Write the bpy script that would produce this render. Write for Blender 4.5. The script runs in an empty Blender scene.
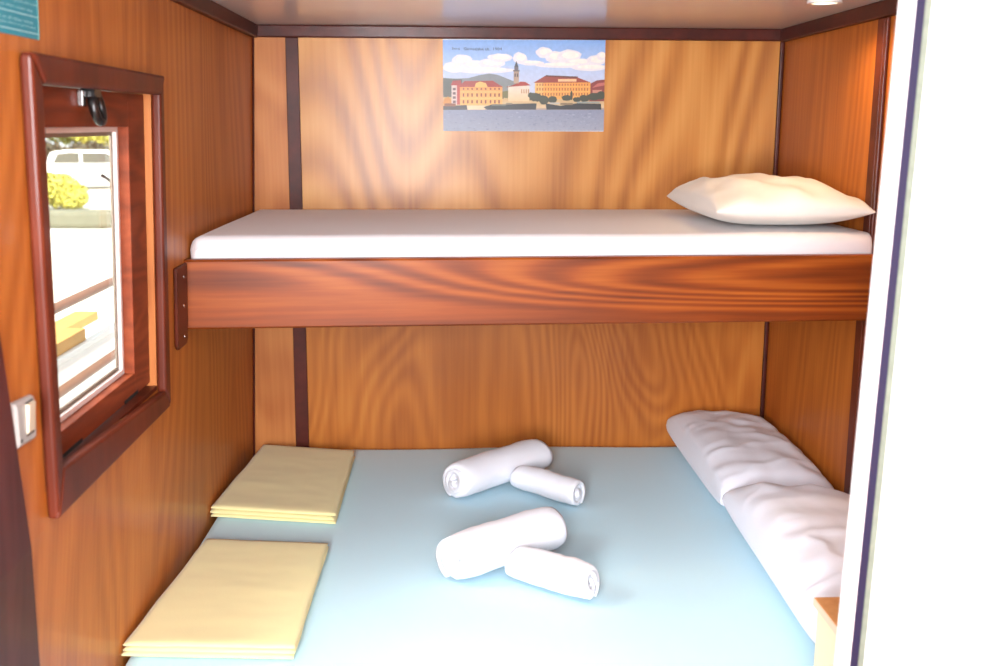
import bpy, bmesh, math, random
from mathutils import Vector, Matrix, noise
random.seed(7)
D = bpy.data
COL = bpy.context.scene.collection
sc = bpy.context.scene

# ---------------------------------------------------------------- materials
def srgb(r, g, b):
    f = lambda c: (c/255/12.92) if c/255 <= .04045 else ((c/255+.055)/1.055)**2.4
    return (f(r), f(g), f(b), 1)

def newmat(name):
    m = D.materials.new(name); m.use_nodes = True
    nt = m.node_tree; nt.nodes.clear()
    out = nt.nodes.new('ShaderNodeOutputMaterial')
    b = nt.nodes.new('ShaderNodeBsdfPrincipled')
    nt.links.new(b.outputs[0], out.inputs[0])
    return m, nt, b

def plain(name, col, rough=.5, coat=0, var=.06, vscale=8, metal=0, bump=0, bscale=60, sheen=0):
    m, nt, b = newmat(name); N = nt.nodes.new; L = nt.links.new
    tc = N('ShaderNodeTexCoord'); nz = N('ShaderNodeTexNoise')
    nz.inputs['Scale'].default_value = vscale; nz.inputs['Detail'].default_value = 3
    L(tc.outputs['Object'], nz.inputs['Vector'])
    mx = N('ShaderNodeMix'); mx.data_type = 'RGBA'
    mx.inputs[6].default_value = tuple(c*(1-var) for c in col[:3])+(1,)
    mx.inputs[7].default_value = tuple(min(1, c*(1+var)) for c in col[:3])+(1,)
    L(nz.outputs['Fac'], mx.inputs[0]); L(mx.outputs[2], b.inputs['Base Color'])
    b.inputs['Roughness'].default_value = rough; b.inputs['Metallic'].default_value = metal
    b.inputs['Coat Weight'].default_value = coat; b.inputs['Coat Roughness'].default_value = .12
    if sheen: b.inputs['Sheen Weight'].default_value = sheen
    if bump:
        n2 = N('ShaderNodeTexNoise'); n2.inputs['Scale'].default_value = bscale; n2.inputs['Detail'].default_value = 2
        L(tc.outputs['Object'], n2.inputs['Vector'])
        bp = N('ShaderNodeBump'); bp.inputs['Strength'].default_value = bump; bp.inputs['Distance'].default_value = .004
        L(n2.outputs['Fac'], bp.inputs['Height']); L(bp.outputs[0], b.inputs['Normal'])
    return m

def wood(name, dark, mid, light, scale=(1, 1, .3), nscale=2.2, rings=9, dist=.6, offset=(0, 0, 0), rough=.38, coat=.5, coatr=.16,
         streak=(70, 70, 2), contrast=1.0, detail=1.2, rot=(0, 0, 0), mottle=.25):
    """veneer: contour lines of a stretched noise field give the flame figure; fine streaks follow the grain"""
    m, nt, b = newmat(name); N = nt.nodes.new; L = nt.links.new
    tc = N('ShaderNodeTexCoord')
    mp = N('ShaderNodeMapping'); mp.inputs['Scale'].default_value = scale; mp.inputs['Location'].default_value = offset
    mp.inputs['Rotation'].default_value = rot
    L(tc.outputs['Object'], mp.inputs['Vector'])
    nz = N('ShaderNodeTexNoise'); nz.inputs['Scale'].default_value = nscale; nz.inputs['Detail'].default_value = detail
    nz.inputs['Roughness'].default_value = .35; nz.inputs['Distortion'].default_value = dist
    L(mp.outputs[0], nz.inputs['Vector'])
    mu = N('ShaderNodeMath'); mu.operation = 'MULTIPLY'; mu.inputs[1].default_value = rings*6.283
    L(nz.outputs['Fac'], mu.inputs[0])
    si = N('ShaderNodeMath'); si.operation = 'SINE'; L(mu.outputs[0], si.inputs[0])
    mr = N('ShaderNodeMapRange'); mr.inputs[1].default_value = -1; mr.inputs[2].default_value = 1
    L(si.outputs[0], mr.inputs[0])
    mp2 = N('ShaderNodeMapping'); mp2.inputs['Scale'].default_value = streak
    L(tc.outputs['Object'], mp2.inputs['Vector'])
    ns = N('ShaderNodeTexNoise'); ns.inputs['Scale'].default_value = 1.0; ns.inputs['Detail'].default_value = 3
    L(mp2.outputs[0], ns.inputs['Vector'])
    nm = N('ShaderNodeTexNoise'); nm.inputs['Scale'].default_value = 3.5; nm.inputs['Detail'].default_value = 2
    L(mp.outputs[0], nm.inputs['Vector'])
    a1 = N('ShaderNodeMath'); a1.operation = 'MULTIPLY_ADD'      # rings*.5*contrast + streak*.3
    a1.inputs[1].default_value = .45*contrast
    ms = N('ShaderNodeMath'); ms.operation = 'MULTIPLY'; ms.inputs[1].default_value = .45
    L(ns.outputs['Fac'], ms.inputs[0]); L(mr.outputs[0], a1.inputs[0]); L(ms.outputs[0], a1.inputs[2])
    a2 = N('ShaderNodeMath'); a2.operation = 'MULTIPLY_ADD'; a2.inputs[1].default_value = mottle*2
    sb = N('ShaderNodeMath'); sb.operation = 'SUBTRACT'; sb.inputs[1].default_value = .5
    L(nm.outputs['Fac'], sb.inputs[0]); L(sb.outputs[0], a2.inputs[0]); L(a1.outputs[0], a2.inputs[2])
    cr = N('ShaderNodeValToRGB'); e = cr.color_ramp.elements
    e[0].position = .08; e[0].color = dark; e[1].position = .85; e[1].color = light
    k = cr.color_ramp.elements.new(.45); k.color = mid
    L(a2.outputs[0], cr.inputs[0]); L(cr.outputs[0], b.inputs['Base Color'])
    b.inputs['Roughness'].default_value = rough+.1; b.inputs['Specular IOR Level'].default_value = .22
    b.inputs['Coat Weight'].default_value = coat*.35; b.inputs['Coat Roughness'].default_value = coatr
    return m

M = {}
M['upper'] = wood('veneer_upper', srgb(152, 92, 38), srgb(186, 124, 58), srgb(206, 149, 80), scale=(1.0, 1, .24), nscale=1.6, rings=22, dist=.3, offset=(3.1, 0, 1.7), detail=.3, contrast=.95, mottle=.3, coat=.9, coatr=.26)
M['lower'] = wood('veneer_lower', srgb(146, 78, 26), srgb(176, 104, 38), srgb(200, 132, 60), scale=(1.0, 1, .42), nscale=2.0, rings=17, dist=1.0, offset=(7.3, 0, 4.1), detail=1.0, contrast=.45, mottle=.4)
M['narrow'] = wood('veneer_narrow', srgb(160, 92, 44), srgb(186, 118, 62), srgb(202, 140, 80), scale=(1.3, 1, .5), nscale=2.4, rings=7, offset=(1, 0, 9), contrast=.5)
M['left'] = wood('veneer_left', srgb(156, 84, 30), srgb(186, 112, 48), srgb(206, 138, 70), scale=(1, 1.0, .15), nscale=1.9, rings=26, dist=.3, offset=(2, 5, 3.4), detail=.6, streak=(60, 90, 2.5), contrast=.45, mottle=.16)
M['right'] = wood('veneer_right', srgb(156, 82, 26), srgb(186, 108, 40), srgb(206, 132, 58), scale=(1, 1.0, .15), nscale=1.9, rings=20, dist=.3, offset=(4, 1, .6), detail=.6, streak=(60, 90, 2.5), contrast=.45, mottle=.16)
M['rail'] = wood('mahogany_rail', srgb(84, 32, 4), srgb(132, 60, 12), srgb(168, 92, 28), scale=(.22, 1, 1.6), nscale=1.7, rings=18, dist=.8, offset=(5.2, 0, 2.0), streak=(2.5, 60, 90), detail=1, contrast=.8, mottle=.3, coat=.45, coatr=.22)
M['trim'] = wood('mahogany_trim', srgb(54, 14, 6), srgb(78, 24, 12), srgb(98, 36, 18), scale=(1, 1, 1), nscale=4, rings=4, contrast=.4, streak=(40, 40, 40), rough=.4, coat=.4)
M['casing'] = wood('mahogany_casing', srgb(72, 26, 13), srgb(96, 38, 20), srgb(118, 54, 30), scale=(1, 1, .6), nscale=3, rings=4, contrast=.5, streak=(40, 40, 8), rough=.4, coat=.35)
M['sash'] = wood('mahogany_sash', srgb(100, 42, 20), srgb(130, 58, 30), srgb(150, 76, 42), scale=(1, .5, 2), nscale=4, rings=8, contrast=.6, streak=(40, 8, 80), rough=.5, coat=.1)
M['lining'] = wood('lit_lining_wood', srgb(150, 84, 40), srgb(186, 116, 62), srgb(206, 140, 84), scale=(1, 1, .4), nscale=3, rings=4, contrast=.4, streak=(60, 60, 4))  # lighter tone carries the window light on the side boards
M['ceiling'] = plain('ceiling_laminate', srgb(210, 202, 200), .28, .3, .01)
M['floorwood'] = wood('floor_boards', srgb(90, 48, 24), srgb(120, 66, 34), srgb(140, 84, 46), scale=(1, .2, 1), nscale=3, rings=5)
M['sheet_white'] = plain('white_cotton', srgb(214, 211, 214), .85, 0, .015, 5, bump=.05, bscale=300, sheen=.2)
M['pillow_white'] = plain('pillow_cotton', srgb(222, 226, 238), .85, 0, .015, 5, bump=.08, bscale=250, sheen=.2)
M['pillow_cream'] = plain('pillow_cotton_cream', srgb(220, 216, 208), .85, 0, .015, 5, bump=.08, bscale=250, sheen=.2)
M['sheet_blue'] = plain('light_blue_cotton', srgb(188, 226, 240), .85, 0, .02, 4, bump=.05, bscale=300, sheen=.2)
M['yellow'] = plain('pale_yellow_cotton', srgb(224, 216, 160), .85, 0, .03, 9, bump=.06, bscale=200, sheen=.2)
M['towel'] = plain('white_terry', srgb(228, 231, 240), .95, 0, .02, 30, bump=.4, bscale=420, sheen=.3)
M['white_paint'] = plain('white_lacquer', srgb(226, 228, 230), .35, .3, .01)
M['dark_seal'] = plain('navy_rubber_seal', srgb(18, 14, 52), .6, 0, .1)
M['grey_seal'] = plain('grey_brush_seal', srgb(110, 120, 108), .8, 0, .3, 60)
M['pvc_seal'] = plain('white_window_seal', srgb(236, 226, 222), .5, 0, .02)
M['dark_line'] = plain('dark_glazing_bead', srgb(120, 104, 88), .5, 0, .05)
M['black_metal'] = plain('blackened_metal', srgb(30, 26, 26), .35, .3, .2, metal=.6)
M['steel'] = plain('bright_steel', srgb(190, 190, 190), .25, 0, .05, metal=1)
M['black'] = plain('black_gap', srgb(16, 10, 8), .9)
M['switch'] = plain('switch_plastic', srgb(158, 158, 156), .4, .1, .01)
M['rocker'] = plain('rocker_plastic', srgb(200, 190, 168), .35, .1, .01)
M['cab_top'] = wood('cabinet_top', srgb(178, 120, 72), srgb(200, 144, 92), srgb(214, 160, 108), scale=(1, .4, 1), nscale=3, rings=4, contrast=.4, coat=.2)
M['cab_edge'] = plain('cabinet_edge', srgb(232, 206, 176), .5, 0, .02)
M['cab_side'] = plain('cabinet_cream', srgb(240, 228, 190), .5, 0, .02)
M['bedbase'] = wood('bed_base', srgb(90, 36, 16), srgb(124, 56, 26), srgb(150, 78, 40), scale=(.3, .3, 1.5), nscale=2, rings=5)
M['card'] = plain('notice_teal', srgb(28, 140, 160), .45, .1, .05)
M['card_text'] = plain('notice_print', srgb(170, 216, 222), .5)
M['card_edge'] = plain('notice_edge', srgb(120, 176, 166), .5)
# outside
M['concrete'] = plain('sunlit_concrete', srgb(225, 220, 205), .9, 0, .06, .6)
M['deckpaint'] = plain('white_deck_paint', srgb(236, 236, 232), .6, 0, .02)
M['railpaint'] = plain('weathered_rail', srgb(120, 84, 64), .5, 0, .12, 6)
M['planks'] = plain('pale_plank', srgb(196, 150, 84), .7, 0, .15, 6)
M['stone'] = plain('grey_stone', srgb(120, 118, 100), .9, 0, .25, 6)
M['carwhite'] = plain('white_car_paint', srgb(240, 240, 240), .25, .8, .01)
M['cardark'] = plain('dark_car_paint', srgb(74, 66, 84), .25, .8, .02)
M['carglass'] = plain('car_glass', srgb(92, 92, 84), .1, 0, .05)
M['tyre'] = plain('tyre_rubber', srgb(30, 30, 30), .8)
M['bark'] = plain('bark', srgb(96, 76, 56), .9, 0, .2)
M['leaf_yellow'] = plain('leaf_yellowgreen', srgb(196, 190, 92), .7, 0, .35, 3)
M['leaf_green'] = plain('leaf_green', srgb(118, 126, 58), .7, 0, .4, 2)
M['leaf_dark'] = plain('leaf_dark', srgb(84, 80, 66), .8, 0, .35, 2)

def glass_mat():
    m = D.materials.new('window_glass'); m.use_nodes = True; nt = m.node_tree; nt.nodes.clear()
    N = nt.nodes.new; L = nt.links.new
    o = N('ShaderNodeOutputMaterial'); mx = N('ShaderNodeMixShader'); t = N('ShaderNodeBsdfTransparent'); g = N('ShaderNodeBsdfGlossy')
    t.inputs[0].default_value = (.96, .98, .97, 1); g.inputs['Roughness'].default_value = .02
    lw = N('ShaderNodeLayerWeight'); lw.inputs[0].default_value = .5
    pw = N('ShaderNodeMath'); pw.operation = 'POWER'; pw.inputs[1].default_value = 5; L(lw.outputs['Facing'], pw.inputs[0])
    ma = N('ShaderNodeMath'); ma.operation = 'MULTIPLY_ADD'; ma.inputs[1].default_value = .5; ma.inputs[2].default_value = .03; L(pw.outputs[0], ma.inputs[0])
    L(ma.outputs[0], mx.inputs[0]); L(t.outputs[0], mx.inputs[1]); L(g.outputs[0], mx.inputs[2]); L(mx.outputs[0], o.inputs[0])
    return m
M['glass'] = glass_mat()

def emit(name, col, s):
    m = D.materials.new(name); m.use_nodes = True; nt = m.node_tree; nt.nodes.clear()
    o = nt.nodes.new('ShaderNodeOutputMaterial'); e = nt.nodes.new('ShaderNodeEmission')
    e.inputs[0].default_value = col; e.inputs[1].default_value = s; nt.links.new(e.outputs[0], o.inputs[0]); return m
M['bulb'] = emit('warm_bulb', (1, .8, .5, 1), 3)

# ---------------------------------------------------------------- helpers
def tag(o, label=None, cat=None, group=None, kind=None):
    if label: o['label'] = label
    if cat: o['category'] = cat
    if group: o['group'] = group
    if kind: o['kind'] = kind
    return o

def thing(name, loc, label, cat, group=None, kind=None):
    o = D.objects.new(name, None); COL.objects.link(o); o.location = loc; o.empty_display_size = .1
    return tag(o, label, cat, group, kind)

def obj(name, bm, mats, parent=None, bevel=0, segs=2, smooth=False, subsurf=0, base=None, angle=None):
    """link a bmesh built in world coordinates; children and based objects get their vertices moved to local coordinates"""
    off = Vector((0, 0, 0))
    if base is not None: off = Vector(base)
    if parent is not None:
        p = parent; off = Vector((0, 0, 0))
        while p is not None: off += Vector(p.location); p = p.parent
    if off.length: bmesh.ops.translate(bm, verts=bm.verts, vec=-off)
    bmesh.ops.recalc_face_normals(bm, faces=bm.faces)
    me = D.meshes.new(name); bm.to_mesh(me); bm.free()
    o = D.objects.new(name, me); COL.objects.link(o)
    for m in (mats if isinstance(mats, (list, tuple)) else [mats]): me.materials.append(m)
    if parent is not None: o.parent = parent
    elif base is not None: o.location = base
    if smooth:
        for p in me.polygons: p.use_smooth = True
    if bevel:
        b = o.modifiers.new('Bevel', 'BEVEL'); b.width = bevel; b.segments = segs; b.limit_method = 'ANGLE'; b.angle_limit = math.radians(40)
    if subsurf:
        s = o.modifiers.new('Subdivision', 'SUBSURF'); s.levels = subsurf; s.render_levels = subsurf
    return o

def hexa(bm, c, mi=0):
    """c: 8 corners, first 4 one face loop, last 4 opposite loop"""
    v = [bm.verts.new(p) for p in c]
    for f in ((0, 1, 2, 3), (7, 6, 5, 4), (0, 4, 5, 1), (1, 5, 6, 2), (2, 6, 7, 3), (3, 7, 4, 0)):
        fc = bm.faces.new([v[i] for i in f]); fc.material_index = mi
    return v

def box(bm, x0, x1, y0, y1, z0, z1, mi=0, T=None):
    c = [(x0, y0, z0), (x1, y0, z0), (x1, y1, z0), (x0, y1, z0), (x0, y0, z1), (x1, y0, z1), (x1, y1, z1), (x0, y1, z1)]
    if T: c = [T(*p) for p in c]
    return hexa(bm, c, mi)

def prism(bm, pts, n0, n1, T, mi=0):
    """polygon pts (a,b) extruded from n0 to n1; T(n,a,b) -> world"""
    A = [bm.verts.new(T(n0, *p)) for p in pts]; B = [bm.verts.new(T(n1, *p)) for p in pts]
    k = len(pts)
    fs = [bm.faces.new(A), bm.faces.new(B[::-1])]
    for i in range(k): fs.append(bm.faces.new([A[i], B[i], B[(i+1) % k], A[(i+1) % k]]))
    for f in fs: f.material_index = mi

def tube(bm, pts, r, n=10, mi=0, closed=False):
    rings = []
    P = [Vector(p) for p in pts]
    for i, p in enumerate(P):
        if closed: t = (P[(i+1) % len(P)]-P[i-1]).normalized()
        else: t = (P[min(i+1, len(P)-1)]-P[max(i-1, 0)]).normalized()
        u = t.orthogonal().normalized() if abs(t.z) > .95 else t.cross(Vector((0, 0, 1))).normalized()
        w = t.cross(u)
        rr = r[i] if isinstance(r, (list, tuple)) else r
        rings.append([bm.verts.new(p+(u*math.cos(a)+w*math.sin(a))*rr) for a in [2*math.pi*k/n for k in range(n)]])
    m = len(rings)
    for i in range(m if closed else m-1):
        for k in range(n):
            f = bm.faces.new([rings[i][k], rings[i][(k+1) % n], rings[(i+1) % m][(k+1) % n], rings[(i+1) % m][k]]); f.material_index = mi; f.smooth = True
    if not closed:
        for R_ in (rings[0], rings[-1][::-1]):
            f = bm.faces.new(R_); f.material_index = mi

def NB(): return bmesh.new()

# ---------------------------------------------------------------- room constants
W = 1.842                       # right wall
wx = lambda z, y=-1: -0.0407+0.0397*z-.009*max(0, 1+y)+.032*max(y, -2.4)*max(0, .95-z)  # the left wall leans outward towards its foot
LW = lambda n, y, z: (wx(z, y)+n, y, z)
BK = lambda n, x, z: (x, -n, z)  # on the back wall, n towards the room
RW = lambda n, y, z: (W-n, y, z)
CEIL = 1.945
YR = -4.6                       # rear end of the cabin, behind the camera

# ---------------------------------------------------------------- room shell
def struct(name, bm, mats, **k): return tag(obj(name, bm, mats, **k), kind='structure')

bm = NB(); box(bm, -.3, W+.3, YR, .12, -.06, 0); struct('floor', bm, M['floorwood'])
bm = NB(); box(bm, -.3, W+.3, YR, .12, CEIL, CEIL+.06); struct('ceiling', bm, M['ceiling'])
# back wall: narrow panel, upper panel, lower panel
bm = NB()
for (x0, x1, z0, z1, mi) in ((-.12, .155, 0, CEIL, 0), (.155, W+.1, 1.2, CEIL, 1), (.155, W+.1, 0, 1.2, 2)):
    box(bm, x0, x1, 0, .1, z0, z1, mi)
struct('wall_back', bm, [M['narrow'], M['upper'], M['lower']])
# left wall with the window hole
HY0, HY1, HZ0, HZ1 = -1.965, -1.262, 1.012, 1.694
bm = NB()
YS = (YR, -2.4, HY0, HY1, -1.0, 0); ZS = (0, .475, .95, HZ0, HZ1, CEIL)
for iy in range(5):
    for iz in range(5):
        if not (iy == 2 and iz == 3): box(bm, -.08, 0, YS[iy], YS[iy+1], ZS[iz], ZS[iz+1], 0, LW)
bmesh.ops.remove_doubles(bm, verts=bm.verts, dist=1e-5)
struct('wall_left', bm, M['left'])
bm = NB(); box(bm, W, W+.08, YR, 0, 0, CEIL); struct('wall_right', bm, M['right'])

# ceiling mouldings
bm = NB(); box(bm, .0, W, -.022, 0, 1.905, CEIL); struct('trim_1', bm, M['trim'], bevel=.004)
bm = NB(); box(bm, 0, .022, YR, -.022, 1.902, CEIL, 0, lambda n, y, z: LW(n, y, z)); struct('trim_2', bm, M['trim'], bevel=.004)
bm = NB(); box(bm, W-.022, W, YR, -.022, 1.902, CEIL); struct('trim_3', bm, M['trim'], bevel=.004)
# corner strips
bm = NB(); box(bm, 0, .007, -.008, 0, 0, 1.905, 0, LW); struct('trim_4', bm, M['trim'], bevel=.004)
bm = NB(); box(bm, W-.016, W, -.014, 0, 0, 1.905); struct('trim_5', bm, M['trim'], bevel=.005)
# joint strip on the back wall (leans slightly like the photograph's)
bm = NB(); prism(bm, [(.119, 0), (.168, 0), (.179, 1.905), (.136, 1.905)], 0, .008, BK); struct('trim_6', bm, M['trim'], bevel=.002)
# joint strip on the right wall
bm = NB(); box(bm, W-.010, W, -.862, -.818, 0, 1.902); box(bm, W-.0105, W, -.882, -.864, 0, 1.902); struct('trim_7', bm, M['casing'], bevel=.003)
# dark slanting door post at the left, towards the camera
bm = NB()
JE = [(-1.86, 0), (-1.93, .36), (-1.953, .475), (-2.003, .717), (-2.052, .95), (-2.113, 1.244), (-2.258, 1.90)]
for (ya, za), (yb, zb) in zip(JE[:-1], JE[1:]):
    for p, q in ((-2.4, -2.9),): prism(bm, [(ya, za), (yb, zb), (-2.4, zb), (-2.4, za)], 0, .010, LW); prism(bm, [(-2.4, za), (-2.4, zb), (-2.9, zb), (-2.9, za)], 0, .010, LW)
struct('trim_8', bm, wood('dark_post', srgb(60, 24, 22), srgb(84, 38, 36), srgb(100, 50, 46), scale=(1, 1, .4), nscale=3, rings=4, contrast=.4, rough=.5, coat=.2))

# ---------------------------------------------------------------- window
win = thing('window_1', (0, -1.6, 1.35), None, None, kind='structure')
# casing: four mitred boards
O = [(-1.960, .962), (-1.230, .960), (-1.243, 1.724), (-1.994, 1.727)]
I = [(-1.930, 1.045), (-1.274, 1.008), (-1.274, 1.682), (-1.950, 1.681)]
bm = NB()
for i in range(4):
    j = (i+1) % 4
    prism(bm, [O[i], O[j], I[j], I[i]], 0, .022 if i != 2 else .026, LW)
obj('casing', bm, M['casing'], win, bevel=.007, segs=3)
# lining of the opening
bm = NB()
lo, li = (HY0, HY1, HZ0, HZ1), (-1.953, -1.274, 1.022, 1.684)
for (y0, y1, z0, z1, mi) in ((lo[0], li[0], lo[2], lo[3], 0), (li[1], lo[1], lo[2], lo[3], 0), (li[0], li[1], lo[2], li[2], 1), (li[0], li[1], li[3], lo[3], 1)):
    box(bm, -.085, .0, y0, y1, z0, z1, mi, LW)
obj('lining', bm, [M['lining'], M['casing']], win)
# sash
SY0, SY1, SZ0, SZ1 = -1.951, -1.276, 1.030, 1.682
GY0, GY1, GZ0, GZ1 = -1.875, -1.392, 1.080, 1.613
bm = NB()
for (y0, y1, z0, z1) in ((SY0, GY0, SZ0, SZ1), (GY1, SY1, SZ0, SZ1), (GY0, GY1, SZ0, GZ0), (GY0, GY1, GZ1, SZ1)):
    box(bm, -.038, -.015, y0, y1, z0, z1, 0, LW)
sash = obj('sash', bm, M['sash'], win, bevel=.0015)
# white seal behind the sash and dark bead
def frame(bm, y0, y1, z0, z1, w, n0, n1, mi=0):
    for (a, b, c, d) in ((y0, y0+w, z0, z1), (y1-w, y1, z0, z1), (y0+w, y1-w, z0, z0+w), (y0+w, y1-w, z1-w, z1)):
        box(bm, n0, n1, a, b, c, d, mi, LW)
bm = NB(); frame(bm, GY0-.004, GY1+.004, GZ0-.004, GZ1+.004, .014, -.046, -.038); obj('window_seal', bm, M['pvc_seal'], win)
bm = NB(); frame(bm, GY0+.006, GY1-.006, GZ0+.006, GZ1-.006, .012, -.0505, -.0462); obj('glazing_bead', bm, M['dark_line'], win)
bm = NB(); box(bm, -.0500, -.0470, GY0+.008, GY1-.008, GZ0+.008, GZ1-.008, 0, LW); obj('glass_pane', bm, M['glass'], win)
# black strips painting the shade in the gap between sash and sill
for (y0, y1) in ((-1.86, -1.735), (-1.47, -1.375)):
    bm = NB(); box(bm, -.0150, -.0135, y0, y1, 1.0305, 1.0375, 0, LW); obj('sash_shadow_gap', bm, M['black'], win)
# ring catch hanging from the top rail of the sash
bm = NB()
cy, cz = -1.652, 1.656
NR, NS = 28, 10
ringv = []
for k in range(NR):
    a = 2*math.pi*k/NR; row = []
    for q in range(NS):
        b = 2*math.pi*q/NS; rr = .0075*math.cos(b)
        row.append(bm.verts.new(LW(.006+.009*math.sin(b)-.010*math.sin(a)*.6, cy+(.021+rr)*math.cos(a), cz-.006+(.028+rr)*math.sin(a))))
    ringv.append(row)
for k in range(NR):
    for q in range(NS):
        f = bm.faces.new([ringv[k][q], ringv[k][(q+1) % NS], ringv[(k+1) % NR][(q+1) % NS], ringv[(k+1) % NR][q]]); f.smooth = True
box(bm, -.015, .010, cy-.024, cy+.012, cz+.012, cz+.028, 0, LW)
cat_ = obj('ring_catch', bm, M['black_metal'], win, smooth=False)
bm = NB(); box(bm, -.015, -.004, cy-.046, cy-.028, cz-.006, cz+.024, 0, LW); obj('catch_plate', bm, M['steel'], cat_, bevel=.002)

# ---------------------------------------------------------------- white door and its post at the right, near the camera
d1 = thing('door_1', (1.3, -2.2, 0), None, None, kind='structure')
def post(name, xa, xb, y0, y1, mat, bevel=0):
    """xa, xb = x of left/right edge at z=.796 ; leans .0221 per metre"""
    k = .0221
    bm = NB(); c = []
    for z in (0, CEIL):
        for (x, y) in ((xa, y0), (xb, y0), (xb, y1), (xa, y1)): c.append((x+k*(z-.796), y, z))
    hexa(bm, c); return obj(name, bm, mat, d1, bevel=bevel)
post('door_post', 1.278, 1.301, -2.20, -2.190, M['white_paint'], .002)
post('rubber_seal', 1.301, 1.314, -2.198, -2.190, M['dark_seal'])
post('brush_seal', 1.314, 1.323, -2.199, -2.190, M['grey_seal'])
bm = NB(); k = .0221
c = []
for z in (0, CEIL):
    for (x, y) in ((1.323+k*(z-.796), -2.20), (W, -2.24), (W, -2.20), (1.323+k*(z-.796), -2.17)): c.append((x, y, z))
hexa(bm, c); obj('door_leaf', bm, M['white_paint'], d1, bevel=.002)

# ---------------------------------------------------------------- ceiling downlight
dl = thing('ceiling_downlight', (1.68, -.83, CEIL), 'small round warm recessed downlight in the white ceiling above the upper pillow', 'light')
def ring(bm, cx, cy, z0, z1, r0, r1, n=32):
    A = []
    for k in range(n):
        a = 2*math.pi*k/n
        A.append([bm.verts.new((cx+r*math.cos(a), cy+r*math.sin(a), z)) for r, z in ((r0, z1), (r0, z0), (r1, z0), (r1, z1))])
    for k in range(n):
        a, b = A[k], A[(k+1) % n]
        for i in range(4): bm.faces.new([a[i], a[(i+1) % 4], b[(i+1) % 4], b[i]])
bm = NB(); ring(bm, 1.68, -.83, CEIL-.006, CEIL+.0, .033, .045); obj('trim_ring', bm, M['white_paint'], dl, smooth=False)
bm = NB()
bmesh.ops.create_circle(bm, cap_ends=True, segments=32, radius=.0325, matrix=Matrix.Translation((1.68, -.83, CEIL-.002)))
obj('bulb', bm, M['bulb'], dl)

# ---------------------------------------------------------------- upper bunk
ub = thing('upper_bunk', (.92, -.97, 1.1), 'wall to wall upper bunk with a varnished reddish wooden front board', 'bunk bed')
def railpt(x, n, z):  # the board runs slightly skew: nearer the camera at its left end
    t = (x-.01)/(W-.01); return (x, -1.005+.072*t+n, z)
bm = NB()
segs = 24; prof = [(.030, 1.102), (.004, 1.102), (0, 1.107), (0, 1.19), (0, 1.276), (.004, 1.281), (.030, 1.281)]
prev = None
for i in range(segs+1):
    x = .006+(W-.007-.006)*i/segs
    r = [bm.verts.new(railpt(x, n, z)) for n, z in prof]
    if prev:
        for k in range(len(prof)): bm.faces.new([prev[k], prev[(k+1) % 7], r[(k+1) % 7], r[k]])
    else: bm.faces.new(r)
    prev = r
bm.faces.new(prev[::-1])
obj('front_board', bm, M['rail'], ub)
bm = NB(); c = []
for z in (1.235, 1.258):
    c += [railpt(.012, .031, z), railpt(W-.004, .031, z), (W-.004, -.004, z), (.012, -.004, z)]
hexa(bm, c); obj('bunk_base', bm, M['bedbase'], ub)
def bracket(side):
    bm = NB()
    z0, z1, y0, y1, th = (1.068, 1.275, -1.112, -1.012, .010) if side == 'L' else (1.064, 1.268, -1.005, -.945, .013)
    T = LW if side == 'L' else RW
    prism(bm, [(y0, z0+.012), (y0+.012, z0), (y1-.012, z0), (y1, z0+.012), (y1, z1), (y0, z1)], .0, th, T)
    b = obj('bracket', bm, M['casing'], ub, bevel=.003)
    for z in (z0+.025, (z0+z1)/2, z1-.03):
        bm = NB()
        bmesh.ops.create_cone(bm, cap_ends=True, segments=12, radius1=.004, radius2=.003, depth=.002)
        p = T(th+.0008, (y0+y1)/2+.012, z)
        bmesh.ops.transform(bm, matrix=Matrix.Translation(p) @ Matrix.Rotation(math.pi/2, 4, 'Y'), verts=bm.verts)
        obj('screw', bm, M['steel'], b)
bracket('L'); bracket('R')

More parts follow.
